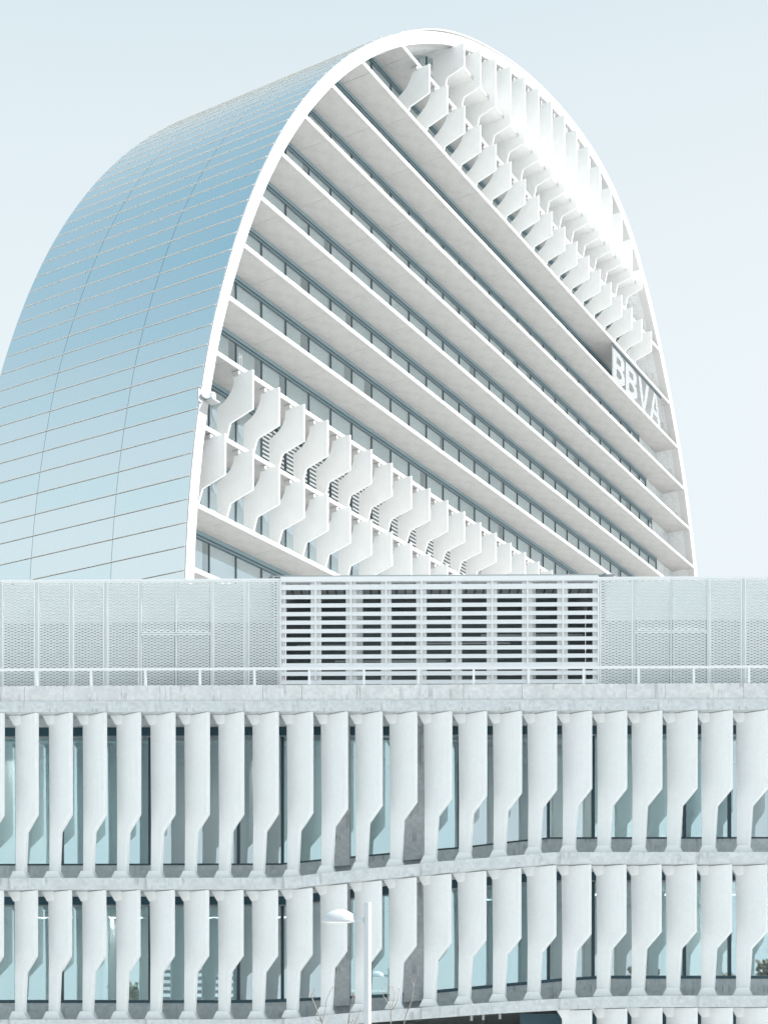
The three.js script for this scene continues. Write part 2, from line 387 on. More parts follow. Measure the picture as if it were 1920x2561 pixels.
for (let k = 10; k <= 24; k++) {
  const t = T0 + BAY * k, hi = Math.min(topAt(t, RIM) - 0.02, tops[k - 10]);
  const p = [[-1.68, hi], [-1.68, 68.06], [-0.95, 68.06], [-0.5, 70.12], [0.93, 70.52], [0.93, hi]];
  const o = part('tall_sun_fin', finGeometry(p), M.towerFin, tower, [t, 0, 0]);
  part('bracket', box(0.066, 0.2, hi - 0.35 + EYE, topAt(t, RIM) + 0.05 + EYE, -0.45, -0.1), M.white, o);
}

// ================================================================ sign on the tower
const font = await new FontLoader().loadAsync('fonts/droid/droid_sans_bold.typeface.json');
{
  const sign = thing('letter_sign', 'see-through white sign of four capital letters made of discs, hung between two tower floors', 'sign');
  sign.position.copy(tower.position); sign.rotation.copy(tower.rotation);
  const lo = 60.2, hi = 63.38, x0 = 60.5, x1 = 73.85, z = -0.14;
  part('top_rail', box(x0, x1, hi + EYE, hi + 0.1 + EYE, z - 0.06, z + 0.06), M.dark, sign);
  part('end_post', box(x0 - 0.05, x0 + 0.03, lo + EYE, hi + EYE, z - 0.03, z + 0.03), M.steel, sign);
  const disc = new THREE.CylinderGeometry(0.082, 0.082, 0.03, 8); disc.rotateX(Math.PI / 2);
  const w = (x1 - x0 - 0.3) / 4;
  const wires = [];
  for (let x = x0 + 0.12; x < x1; x += 0.18) wires.push(box(x - 0.014, x + 0.014, lo + EYE, hi + EYE, z - 0.03, z - 0.012));
  const curtain = part('wire_curtain', merge(wires), M.wire, sign);
  curtain.userData.kind = 'stuff';
  for (const [i, ch] of [...'BBVA'].entries()) {
    const shapes = font.generateShapes(ch, 1).map((s) => s.extractPoints(10));
    let ax = 9, bx = -9, ay = 9, by = -9;
    for (const s of shapes) for (const p of s.shape) { ax = Math.min(ax, p.x); bx = Math.max(bx, p.x); ay = Math.min(ay, p.y); by = Math.max(by, p.y); }
    const inPoly = (l, x, y) => { let c = false; for (let a = 0, b = l.length - 1; a < l.length; b = a++) if (l[a].y > y !== l[b].y > y && x < (l[b].x - l[a].x) * (y - l[a].y) / (l[b].y - l[a].y) + l[a].x) c = !c; return c; };
    const dots = [], cx = x0 + 0.22 + w * i, cw = w - 0.3, ch2 = hi - lo - 0.35;
    for (let a = 0; a * 0.18 <= cw; a++) for (let b = 0; b * 0.17 <= ch2; b++) {
      const x = lerp(ax, bx, a * 0.18 / cw), y = lerp(ay, by, (b + (a % 2) * 0.5) * 0.17 / ch2);
      if (shapes.some((s) => inPoly(s.shape, x, y) && !s.holes.some((q) => inPoly(q, x, y)))) { const d = disc.clone(); d.translate(cx + a * 0.18, lo + 0.12 + (b + (a % 2) * 0.5) * 0.17 + EYE, z + 0.02); dots.push(d); }
    }
    part('letter', merge(dots), M.disc, sign);
  }
}
// small fittings on the tower
{
  const cam = thing('security_camera', 'small dome camera on a bracket at the edge of the white arch', 'camera');
  cam.position.copy(tower.position); cam.rotation.copy(tower.rotation);
  const o = new THREE.Group(); o.name = 'mount'; o.position.set(-1.35, 34.9 + EYE, 0.04); cam.add(o);
  part('wall_plate', box(-0.35, 0.0, -0.35, 0.35, 0, 0.06), M.steel, o);
  part('arm', box(-0.2, 0.75, -0.06, 0.06, 0.06, 0.2), M.steel, o);
  part('tray', box(0.2, 0.9, -0.14, -0.06, 0.0, 0.6), M.steel, o);
  const hd = new THREE.LatheGeometry([[0.0, 0.42], [0.16, 0.42], [0.19, 0.36], [0.19, 0.12], [0.15, 0.02], [0, 0]].map(([x, y]) => new THREE.Vector2(x, y)), 20);
  hd.translate(0.55, -0.06, 0.32);
  part('housing', hd, M.whiteMetal, o);
}
{
  const spots = [[5.1, 40.45, 'beside the first office bays under the eighth floor band', 1.5], [70.6, 59.2, 'under the floor band right below the letter sign', 1.4], [73.1, 55.4, 'two floor bands below the letter sign', 1.4], [76.0, 51.7, 'three floor bands below the letter sign', 1.4]];
  for (const [t, h, where, len] of spots) {
    const o = thing('access_rail', `thin white hanging access rail ${where}`, 'rail', [0, 0, 0], 0, 'access rails on the tower');
    o.position.copy(tower.position); o.rotation.copy(tower.rotation);
    for (const s of [-0.1, 0.1]) part('upright', box(t + s - 0.02, t + s + 0.02, h - len + EYE, h + EYE, GLAZE + 0.18, GLAZE + 0.22), M.whiteMetal, o);
    part('crosspiece', box(t - 0.08, t + 0.08, h - 0.2 + EYE, h - 0.15 + EYE, GLAZE + 0.05, GLAZE + 0.2), M.whiteMetal, o);
    part('hook', box(t - 0.12, t + 0.12, h - len + EYE - 0.05, h - len + EYE - 0.002, GLAZE + 0.1, GLAZE + 0.22), M.whiteMetal, o);
  }
}

// ================================================================ the office building in front
// local axes: x along the facade, y up, z out of it (0 is the slab edge)
const PHI = 0.94 * Math.PI / 180, UL = -15, UR = 15;
const office = thing('office_building', 'long low concrete office building with rows of upright white fins before its windows', 'building', [0, 0, -41], -PHI);
const s2 = [[UL, 4.2], [-3.1, 4.2], [-2.55, 4.235], [-1.9, 4.32], [-0.9, 4.415], [0.3, 4.53], [1.5, 4.645], [2.7, 4.745], [3.9, 4.84], [4.85, 4.92], [5.6, 4.925], [UR, 4.915]];
const s3 = [[UL, 0.07], [-3.1, 0.08], [-2.5, 0.125], [-0.9, 0.275], [0.3, 0.365], [1.5, 0.45], [2.7, 0.54], [3.9, 0.615], [5.2, 0.685], [6.2, 0.73], [7.5, 0.762], [8.4, 0.766], [UR, 0.76]];
const g1 = [[UL, 4.855], [-3.2, 4.855], [-1.96, 4.98], [0, 5.155], [2.32, 5.35], [4.41, 5.58], [5.02, 5.635], [UR, 5.63]];     // foot of the glass, upper storey
const g2 = [[UL, 0.682], [-3.9, 0.682], [-1.96, 0.765], [0, 0.857], [1.7, 0.997], [3.3, 1.147], [4.34, 1.24], [5.37, 1.343], [6.6, 1.42], [UR, 1.415]];
const GZ = -2.3;                                     // plane of the office glass
const at = (l, x) => { let i = 1; while (i < l.length - 1 && l[i][0] < x) i++; return lerp(l[i - 1][1], l[i][1], (x - l[i - 1][0]) / (l[i][0] - l[i - 1][0])); };
const lift = (l, d = 0) => l.map(([x, y]) => [x, y + d + EYE]);
const strip = (topL, bottomL) => topL.concat(bottomL.slice().reverse()).reverse();
const cutLine = (l, a, b) => [[a, at(l, a)], ...l.filter(([x]) => x > a + 1e-4 && x < b - 1e-4), [b, at(l, b)]];
// roof slab and parapet blocks
part('roof_slab', box(UL, UR, 9.04 + EYE, 9.35 + EYE, -12, 0), M.concrete, office);
{
  let x = UL;
  while (x < UR) {
    const w = [1.13, 1.7, 2.26, 1.13, 2.26, 3.0][Math.floor(rnd() * 6)], b = Math.min(UR, x + w);
    part('parapet_block', metreUV(box(x + 0.004, b - 0.004, 9.354 + EYE, 9.81 + EYE + (rnd() - 0.5) * 0.006, -0.3, -0.035 + (rnd() - 0.5) * 0.012), rnd(), rnd()), M.paleConcrete, office);
    x = b;
  }
}
part('floor_slab', extrude(strip(lift(s2), lift(s2, -0.34)), -8, 0, 0), M.concrete, office);
part('floor_slab', extrude(strip(lift(s3), lift(s3, -0.335)), -8, 0, 0), M.concrete, office);
part('roof_deck', box(UL, UR, 9.2 + EYE, 9.4 + EYE, -12.1, -0.31), M.roomDark, office);
// sill walls behind the fins
part('sill_wall', extrude(strip(lift(g1, -0.05), lift(s2, 0.004)), GZ - 0.2, GZ + 0.16), M.sill, office);
part('sill_wall', extrude(strip(lift(g2, -0.10), lift(s3, 0.004)), GZ - 0.2, GZ + 0.16), M.sill, office);
part('window_sill', extrude(strip(lift(g1), lift(g1, -0.048)), GZ - 0.15, GZ + 0.18), M.dark, office);
part('window_sill', extrude(strip(lift(g2, -0.005), lift(g2, -0.098)), GZ - 0.15, GZ + 0.18), M.darkBlue, office);
// soffit trims and dark window heads
part('window_lintel', box(UL, UR, 8.86 + EYE, 9.038 + EYE, -1.2, -0.9), M.whiteMetal, office);
part('window_head', box(UL, UR, 8.79 + EYE, 9.037 + EYE, GZ - 0.2, GZ + 0.12), M.darkBlue, office);
part('head_trim', box(UL, UR, 8.745 + EYE, 8.788 + EYE, GZ - 0.15, GZ + 0.1), M.steel, office);
part('window_lintel', extrude(strip(lift(s2, -0.342), lift(s2, -0.44)), -1.2, -0.9), M.whiteMetal, office);
part('window_head', extrude(strip(lift(s2, -0.343), lift(s2, -0.60)), GZ - 0.2, GZ + 0.12), M.darkBlue, office);
part('head_trim', extrude(strip(lift(s2, -0.602), lift(s2, -0.64)), GZ - 0.15, GZ + 0.1), M.steel, office);
// windows: one pane between every two mullions
const mull = [-14.9, -12.65, -9.94, -7.22, -4.5, -3.15, -1.75, 1.3, 2.26, 4.99, 6.35, 7.7, 9.13, 10.5, 12.8, 14.9];
const storeys = [[g1, () => 8.744], [g2, (x) => at(s2, x) - 0.642]];
for (const [foot, head] of storeys) {
  for (let i = 0; i < mull.length; i++) {
    const x = mull[i];
    part('mullion', box(x - 0.045, x + 0.045, at(foot, x) + EYE, head(x) + EYE, GZ - 0.08, GZ + 0.08), M.dark, office);
    if (i === mull.length - 1) break;
    const a = x + 0.05, b = mull[i + 1] - 0.05;
    if (a > -1.8 && b < 1.35 && a < 1) {             // the bay that is split by the concrete piers
      for (const [p, q] of [[-1.7, -1.56], [-1.06, 0.55]]) part('glass_pane', extrude(strip(cutLine(foot, p, q).map(([u, y]) => [u, y + EYE + 0.003]), [[p, head(p) + EYE], [q, head(q) + EYE]]).reverse(), GZ - 0.01, GZ + 0.005), M.glass, office);
      continue;
    }
    part('glass_pane', extrude([...cutLine(foot, a, b).map(([u, y]) => [u, y + EYE + 0.003]), [b, head(b) + EYE], [a, head(a) + EYE]], GZ - 0.01, GZ + 0.005), [M.glass, M.glassB, M.glassC, M.glass, M.glassC][(i * 3 + (foot === g2 ? 2 : 0)) % 5], office);
  }
  // concrete piers
  for (const [p, q] of [[0.56, 1.24], [-1.55, -1.07]]) part('concrete_pier', extrude([...cutLine(foot, p, q).map(([u, y]) => [u, y + EYE - 0.3]), [q, head(q) + 0.3 + EYE], [p, head(p) + 0.3 + EYE]], GZ - 0.25, GZ + 0.5), M.concrete, office);
}
// rooms behind the glass
part('room_wall', box(UL, UR, 4.0 + EYE, 9.03 + EYE, -7.4, -7.2), M.room, office);
part('room_wall', box(UL, UR, -0.2 + EYE, 3.9 + EYE, -7.4, -7.2), M.room, office);
part('room_ceiling', box(UL, UR, 8.8 + EYE, 8.86 + EYE, -7.2, GZ - 0.21), M.room, office);
part('room_ceiling', extrude(strip(lift(s2, -0.60), lift(s2, -0.66)), -7.2, GZ - 0.21), M.room, office);
for (const x of [-12.3, -8.2, -4.4, 1.0, 4.9, 9.4, 13]) {
  part('partition_wall', box(x, x + 0.12, at(s2, x) + EYE + 0.01, 8.79 + EYE, -7.19, -3.2), M.room, office);
  part('partition_wall', box(x - 0.8, x - 0.68, at(s3, x) + EYE + 0.03, at(s2, x) - 0.85 + EYE, -7.19, -3.3), M.room, office);
}
part('ceiling_beam', box(UL, UR, 8.4 + EYE, 8.79 + EYE, -4.2, -3.9), M.room, office);
RectAreaLightUniformsLib.init();
const lamps = [-11.2, -8.9, -6.2, -3.4, 2.6, 6.6, 8.9, 11.2];
for (const [n, x] of [...lamps.map((x) => [0, x]), ...lamps.map((x) => [1, x + 0.4])]) {   // lit ceiling panels in both storeys
  const y = (n ? at(s2, x) - 0.80 : 8.66) + EYE;
  const o = part('ceiling_light', box(x - 0.62, x + 0.62, y, y + 0.08, -4.85, -4.45), M.whiteMetal, office);
  part('diffuser', box(x - 0.6, x + 0.6, y - 0.015, y - 0.001, -4.83, -4.47), M.lit, o);
  const l = new THREE.RectAreaLight(new THREE.Color(1, 0.97, 0.92), 13, 1.2, 0.36);
  l.position.set(x, y - 0.02, -4.65); l.rotation.x = -Math.PI / 2;
  office.add(l);
}
for (const x of [UL, UR - 0.3]) part('side_wall', box(x + 0.001, x + 0.299, 0, 9.03 + EYE, -7.9, -1.2), M.concrete, office);
part('rear_wall', box(UL, UR, 0, 9.03 + EYE, -8.4, -8.05), M.concrete, office);
// ground storey, set back
part('ground_floor_wall', box(UL, UR, 0, 0.05 + EYE - 0.35, -4.6, -4.3), M.concrete, office);
part('ground_floor_window', box(4.2, 14, 0.6, 0.3 + EYE - 0.05, -3.4, -3.2), M.darkBlue, office);
for (const x of [2.6, 2.95, 3.45]) { const g = new THREE.CylinderGeometry(0.05, 0.05, 0.16, 12); g.translate(x, at(s3, x) - 0.42 + EYE, -1.4); part('downlight', g, M.steel, office); }

// white fins of the front building, turned so that their outer edge lies to the right
const ALPHA = Math.atan2(0.57, 0.76), FW = 0.95, KNEE = 0.49;
function officeFin(x, top, floorAt, down = null) {
  const base = floorAt(x + 0.2), ob = base + 1.85, kn = base + 1.37, topIn = top - 0.02;
  const poly = [[0.02, down ?? base + 0.02], [0.40, down ?? base + 0.02], [KNEE, kn], [FW, ob], [FW, top - 0.01], [0.0, topIn], [0.035, ob - 0.2]];
  if (down !== null) { poly.splice(0, poly.length, [0, down], [FW, down], [FW, top - 0.01], [0, topIn]); }
  const g = extrude(poly.map(([a, y]) => [a, y + EYE]), -0.065, 0.065, 0.014);
  const o = part('sun_fin', metreUV(g, rnd(), rnd()), M.fin, office, [x, 0, -0.60]);
  o.rotation.y = -ALPHA;
  // capital: a wedge that carries the fin from the slab above
  const cap = extrude([[-0.19, top + EYE - 0.004], [0.20, top + EYE - 0.004], [0.20, top - 0.26 + EYE], [-0.01, top - 0.30 + EYE]], -0.12, 0.19, 0.008);
  part('capital', cap, M.fin, o).rotation.y = ALPHA * 0.8;
  if (down === null) {
    const foot = extrude([[-0.13, base + 0.004 + EYE], [0.45, base + 0.004 + EYE], [0.325, base + 0.24 + EYE], [-0.01, base + 0.24 + EYE]], -0.06, 0.28, 0.008);
    part('foot', foot, M.fin, o).rotation.y = ALPHA * 0.85;
    const plate = part('anchor_plate', box(0.20, 0.30, base + 0.01 + EYE, base + 0.2 + EYE, 0.279, 0.29), M.fin, o);
    plate.rotation.y = ALPHA * 0.85;
  }
}
const finX = (k) => -10.869 + 0.999 * k + 0.0005 * k * k;
for (let k = -2; k <= 23; k++) {
  officeFin(finX(k), 9.038, (x) => at(s2, x));
  officeFin(finX(k) - 0.02, at(s2, finX(k) + 0.4) - 0.345, (x) => at(s3, x));
}
for (let k = 16; k <= 22; k++) officeFin(finX(k), at(s3, finX(k) + 0.4) - 0.34, (x) => 0, -3.4);

// ================================================================ roof: screens, louvres, railing
const SZ = -1.0, ST = 13.2, SB = 9.42;
function expandedMesh(w, h) {                        // strands that touch at staggered knots, tilted like real expanded metal
  const rows = Math.round(h / 0.0415), p = h / rows, nodes = Math.max(2, Math.round(w / 0.19)) * 2, pos = [], idx = [];
  for (let r = 0; r <= rows; r++) for (let i = 0; i <= nodes; i++) {
    const x = i / nodes * w, y = r * p, d = ((i + r) % 2 ? 0.5 : -0.5) * p * 0.54, o = pos.length / 3;
    const t = 0.0132;
    pos.push(x, y + d - t, -0.020, x, y + d + t, 0.008, x, y + d + t, 0.002, x, y + d - t, -0.026);
    if (i) for (const [a, b] of [[0, 1], [1, 2], [2, 3], [3, 0]]) idx.push(o - 4 + a, o + a, o + b, o - 4 + a, o + b, o - 4 + b);
  }
  const g = new THREE.BufferGeometry();
  g.setAttribute('position', new THREE.Float32BufferAttribute(pos, 3)); g.setIndex(idx);
  const n = g.toNonIndexed(); n.computeVertexNormals();
  return metreUV(n);
}
function meshScreen(label, xs, split) {
  const s = thing('mesh_screen', label, 'screen', [0, 0, -41], -PHI, 'mesh screens on the office roof');
  for (let i = 0; i + 1 < xs.length; i++) {
    const a = xs[i] + 0.006, b = xs[i + 1] - 0.006, ranges = split.includes(i) ? [[SB, 11.58], [11.6, ST - 0.06]] : [[SB, ST - 0.06]];
    for (const [lo, hi] of ranges) {
      const inA = a + 0.09, inB = b - 0.09;
      const frame = part('panel_frame', merge([box(a, a + 0.02, lo + EYE, hi + EYE, SZ - 0.05, SZ + 0.012), box(b - 0.02, b, lo + EYE, hi + EYE, SZ - 0.05, SZ + 0.012), box(a + 0.02, b - 0.02, lo + EYE, lo + 0.03 + EYE, SZ - 0.05, SZ + 0.01), box(a + 0.02, b - 0.02, hi - 0.03 + EYE, hi + EYE, SZ - 0.05, SZ + 0.01)]), M.meshMetal, s);
      const m = part('mesh_infill', expandedMesh(inB - inA + 0.1, hi - lo - 0.07), M.meshMetal, frame, [inA - 0.05, lo + 0.035 + EYE, SZ]);
      m.userData.kind = 'stuff';
      if (!split.includes(i)) for (const e of [inA - 0.055, inB + 0.02]) part('stile', box(e, e + 0.035, lo + 0.03 + EYE, hi - 0.03 + EYE, SZ - 0.045, SZ + 0.008), M.meshMetal, frame);
    }
  }
  part('coping', box(xs[0], xs[xs.length - 1] - 0.004, ST - 0.058 + EYE, ST + EYE, SZ - 0.09, SZ + 0.05), M.whiteMetal, s);
  return s;
}
meshScreen('expanded metal screen on the office roof, left of the louvres', [-14.6, -13.55, -12.5, -11.46, -10.38, -9.34, -8.31, -7.27, -6.21, -5.16, -4.11, -3.1], [7, 8]);
meshScreen('expanded metal screen on the office roof, right of the louvres', [6.34, 7.41, 8.49, 9.57, 10.62, 11.67, 12.72, 13.8], [1, 2]);
{
  const s = thing('louvre_screen', 'white louvre screen of nine bays in the middle of the office roof', 'louvre', [0, 0, -41], -PHI);
  const a = -3.095, b = 6.335, w = (b - a) / 9;
  part('coping', box(a, b, ST - 0.10 + EYE, ST + 0.04 + EYE, SZ - 0.2, SZ + 0.07), M.whiteMetal, s);
  for (let i = 0; i <= 9; i++) {
    const x = a + i * w;
    part('post', box(x - 0.022, x + 0.022, SB + EYE, ST - 0.102 + EYE, SZ - 0.16, SZ + 0.055), M.whiteMetal, s);
    for (const e of [-1, 1]) if ((i || e > 0) && (i < 9 || e < 0)) part('stile', box(x + (e > 0 ? 0.023 : -0.155), x + (e > 0 ? 0.155 : -0.023), SB + EYE, ST - 0.102 + EYE, SZ - 0.15, SZ - 0.075), M.whiteMetal, s);
  }
  const blade = (t) => { // a folded blade: upright face with a lip that leans out at the bottom
    const g = extrude([[0.03, -t], [0.045, -t], [0.02, -0.012], [-0.03, 0], [-0.03, -0.012], [0.005, -0.02]], -(w - 0.048) / 2, (w - 0.048) / 2);
    g.rotateY(-Math.PI / 2); return metreUV(g);
  };
  const gA = blade(0.14), gB = blade(0.175);
  for (let i = 0; i < 9; i++) {
    const x = a + (i + 0.5) * w;
    part('louvre_blade', gB, M.whiteMetal, s, [x, 13.03 + EYE, SZ]);
    for (let r = 0; r < 12; r++) part('louvre_blade', gA, M.whiteMetal, s, [x, 12.725 - r * 0.254 + EYE, SZ]);
  }
}
{ // railing on the parapet
  const r = thing('roof_railing', 'thin white railing running along the concrete parapet', 'railing', [0, 0, -41], -PHI);
  part('top_rail', box(UL, UR, 10.28 + EYE, 10.345 + EYE, -0.2, -0.13), M.whiteMetal, r);
  for (let x = -14.95; x < UR; x += 1.596) part('post', box(x - 0.033, x + 0.033, 9.8 + EYE, 10.279 + EYE, -0.19, -0.14), M.whiteMetal, r);
}
{ // what stands behind the screens
  const p = thing('plant_room', 'dark plant room with pale corrugated roof behind the roof louvres', 'plant room', [0, 0, -41], -PHI);
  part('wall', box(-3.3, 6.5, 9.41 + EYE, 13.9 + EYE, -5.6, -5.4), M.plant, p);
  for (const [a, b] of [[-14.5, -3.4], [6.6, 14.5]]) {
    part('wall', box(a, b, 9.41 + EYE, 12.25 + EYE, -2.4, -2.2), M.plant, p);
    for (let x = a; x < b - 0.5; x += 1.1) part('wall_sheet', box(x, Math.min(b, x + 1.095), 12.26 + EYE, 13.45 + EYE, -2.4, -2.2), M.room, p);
  }
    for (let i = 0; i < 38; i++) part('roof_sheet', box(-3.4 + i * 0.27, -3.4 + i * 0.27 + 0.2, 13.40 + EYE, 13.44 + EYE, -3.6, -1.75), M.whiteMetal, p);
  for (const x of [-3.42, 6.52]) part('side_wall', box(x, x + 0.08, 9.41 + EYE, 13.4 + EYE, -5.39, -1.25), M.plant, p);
  part('roof_deck', box(-3.5, 6.9, 13.445 + EYE, 13.49 + EYE, -5.39, -1.6), M.steel, p);
  for (const x of [-0.95, 4.35]) part('column', box(x, x + 0.26, 9.41 + EYE, 13.39 + EYE, -2.6, -2.35), M.room, p);
  for (const [x0, x1, y] of [[-2.8, -0.9, 11.85], [-1.6, 1.9, 11.35], [1.2, 3.9, 11.9], [2.0, 6.1, 10.9], [-2.9, 2.2, 10.35], [3.0, 6.2, 12.15]]) part('pipe', box(x0, x1, y + EYE, y + 0.05 + EYE, -3.6, -3.5), M.steel, p);
  for (const [x, w, h] of [[-2.3, 0.7, 1.5], [-0.2, 1.2, 1.1], [2.4, 1.0, 1.7], [5.0, 0.8, 1.3], [-7.6, 2.2, 1.9], [8.0, 2.4, 1.6]]) part('air_handler', box(x, x + w, 9.41 + EYE, 9.41 + h + EYE, -4.9, -3.9), M.roomDark, p);
}

// ================================================================ a person in the upper window
{
  const R = 84, mc = new MarchingCubes(R, new THREE.MeshBasicMaterial(), false, false, 200000);
  const H = 1.74, half = 0.95;
  const bones = [ // a, b, radius a, radius b (metres, feet at y = 0)
    [[0, 1.50, 0], [0, 1.44, 0.01], 0.055, 0.06], [[0, 1.64, 0.01], [0, 1.60, 0.03], 0.098, 0.085],
    [[-0.15, 1.38, 0], [0.15, 1.38, 0], 0.075, 0.075], [[0, 1.32, 0], [0, 1.05, 0.01], 0.15, 0.125], [[0, 1.05, 0.01], [0, 0.92, 0], 0.125, 0.15],
    [[-0.19, 1.37, 0], [-0.24, 1.10, -0.03], 0.055, 0.045], [[-0.24, 1.10, -0.03], [-0.12, 1.02, 0.19], 0.043, 0.034], [[-0.12, 1.02, 0.19], [-0.05, 1.03, 0.25], 0.035, 0.03],
    [[0.19, 1.37, 0], [0.24, 1.10, -0.03], 0.055, 0.045], [[0.24, 1.10, -0.03], [0.13, 1.0, 0.19], 0.043, 0.034], [[0.13, 1.0, 0.19], [0.06, 1.02, 0.25], 0.035, 0.03],
    [[-0.09, 0.9, 0], [-0.10, 0.48, 0.01], 0.09, 0.06], [[-0.10, 0.48, 0.01], [-0.11, 0.08, -0.01], 0.058, 0.042], [[-0.11, 0.05, -0.01], [-0.12, 0.045, 0.15], 0.045, 0.035],
    [[0.09, 0.9, 0], [0.10, 0.48, 0.01], 0.09, 0.06], [[0.10, 0.48, 0.01], [0.11, 0.08, -0.01], 0.058, 0.042], [[0.11, 0.05, -0.01], [0.12, 0.045, 0.15], 0.045, 0.035],
    [[0, 1.60, 0.10], [0, 1.585, 0.125], 0.016, 0.014],
  ];
  const field = (x, y, z) => {
    let d = 1;
    for (const [a, b, ra, rb] of bones) {
      const bx = b[0] - a[0], by = b[1] - a[1], bz = b[2] - a[2], l = bx * bx + by * by + bz * bz;
      const t = Math.max(0, Math.min(1, ((x - a[0]) * bx + (y - a[1]) * by + (z - a[2]) * bz) / l));
      const e = Math.hypot(x - a[0] - bx * t, y - a[1] - by * t, z - a[2] - bz * t) - lerp(ra, rb, t), k = 0.03, h = Math.max(0, k - Math.abs(d - e)) / k;
      d = Math.min(d, e) - h * h * k * 0.25;
    }
    return d;
  };
  for (let k = 0; k < R; k++) for (let j = 0; j < R; j++) for (let i = 0; i < R; i++) {
    const g = (q) => (q - R / 2) / (R / 2) * half;
    mc.field[i + j * R + k * R * R] = -field(g(i), g(j) + half - 0.06, g(k));
  }
  mc.isolation = 0; mc.update();
  const n = mc.count, geo = new THREE.BufferGeometry(), pos = new Float32Array(n * 3), col = new Float32Array(n * 3);
  for (let i = 0; i < n; i++) {
    const x = mc.positionArray[3 * i] * half, y = mc.positionArray[3 * i + 1] * half + half - 0.06, z = mc.positionArray[3 * i + 2] * half;
    pos.set([x, y, z], 3 * i);
    const skin = y > 1.46 || (y < 1.12 && y > 0.96 && z > 0.12), c = skin ? [0.50, 0.33, 0.25] : y > 0.92 ? [0.74, 0.78, 0.78] : y > 0.1 ? [0.05, 0.07, 0.11] : [0.03, 0.03, 0.03];
    col.set(c, 3 * i);
  }
  geo.setAttribute('position', new THREE.BufferAttribute(pos, 3)); geo.setAttribute('color', new THREE.BufferAttribute(col, 3));
  geo.setAttribute('normal', new THREE.BufferAttribute(mc.normalArray.slice(0, n * 3), 3)); geo.computeVertexNormals();
  const x = 9.66, person = thing('person', 'person in a white shirt seen from behind inside an upper storey window', 'person', [x * Math.cos(PHI), at(s2, x) + EYE, -41 - 3.7 + x * Math.sin(PHI)], Math.PI + 0.5);
  part('body', geo, std(lin(1, 1, 1), { vertexColors: true, roughness: 0.8 }), person);
  const hair = new THREE.SphereGeometry(0.112, 20, 14, 0, Math.PI * 2, 0, Math.PI * 0.62);
  hair.scale(0.95, 1.08, 1.05); hair.rotateX(-0.55); hair.translate(0, 1.645, 0.0);
  part('hair', hair, M.dark, person);
}

// ================================================================ what the office windows mirror: the far side of the street, behind the camera
{
  const b = thing('street_building', 'low building with white horizontal slats across the street, mirrored in the office windows', 'building', [-20, 0, 42], 0);
  part('wall', box(-4.2, 4.2, 0, 9.4, 0, 8), M.roomDark, b);
  for (let y = 0.5; y < 9.3; y += 0.62) part('slat', box(-4.25, 4.25, y, y + 0.3, -0.12, -0.02), M.whiteMetal, b);
  part('roof', box(-4.4, 4.4, 9.4, 9.6, -0.3, 8.2), M.concrete, b);
  const c = thing('street_block', 'plain low block with a flat roof across the street, mirrored in the office windows', 'building', [0.5, 0, 46], 0);
  part('wall', box(-9, 9, 0, 7.2, 0, 9), M.concrete, c);
  for (let x = -8; x < 8; x += 2.6) part('window', box(x, x + 1.5, 3.9, 5.9, -0.05, -0.01), M.darkBlue, c);
  part('roof', box(-9.2, 9.2, 7.2, 7.45, -0.25, 9.2), M.whiteMetal, c);
  const leaf = new THREE.PlaneGeometry(0.34, 0.34);
  for (const [x, z, h, r, label] of [[-26, 40, 8.3, 1.7, 'dark pine left of the slatted building across the street'], [21.5, 44, 9.6, 2.2, 'brown leaved tree across the street, nearest the plain block'], [27.5, 41, 9.0, 2.0, 'brown leaved tree across the street between two others'], [33.5, 45, 10.2, 2.4, 'tallest brown leaved tree at the far end across the street']]) {
    const t = thing('street_tree', label, 'tree', [x, 0, z], 0, 'trees across the street');
    part('trunk', taper([[0, 0, 0], [0.1, h * 0.35, 0.05], [0.05, h * 0.7, 0], [0.1, h * 0.93, 0]], 0.16, 0.03, 12, 8), M.bark, t);
    for (let i = 0; i < 7; i++) { const a = i * 2.4, y = h * (0.42 + 0.06 * i); part('limb', taper([[0.07, y, 0], [Math.cos(a) * r * 0.5, y + 0.5, Math.sin(a) * r * 0.5], [Math.cos(a) * r * 0.85, y + 1.1, Math.sin(a) * r * 0.85]], 0.05, 0.012, 8, 5), M.bark, t); }
    const list = [];
    for (let i = 0; i < 1500; i++) {
      const cl = Math.floor(rnd() * 16), ca = cl * 2.399, cy = h * (0.5 + 0.47 * ((cl * 7) % 16) / 16), cr = r * 0.72 * Math.sqrt(rnd() * 0.5 + 0.2);
      const g = leaf.clone(); g.rotateX(rnd() * 6.28); g.rotateY(rnd() * 6.28); g.rotateZ(rnd() * 6.28);
      g.translate(Math.cos(ca) * cr + (rnd() + rnd() - 1) * 0.75, cy + (rnd() + rnd() - 1) * 0.7, Math.sin(ca) * cr + (rnd() + rnd() - 1) * 0.75);
      list.push(g);
    }
    part('crown', merge(list), x < 0 ? M.pine : M.leaf, t);
  }
}

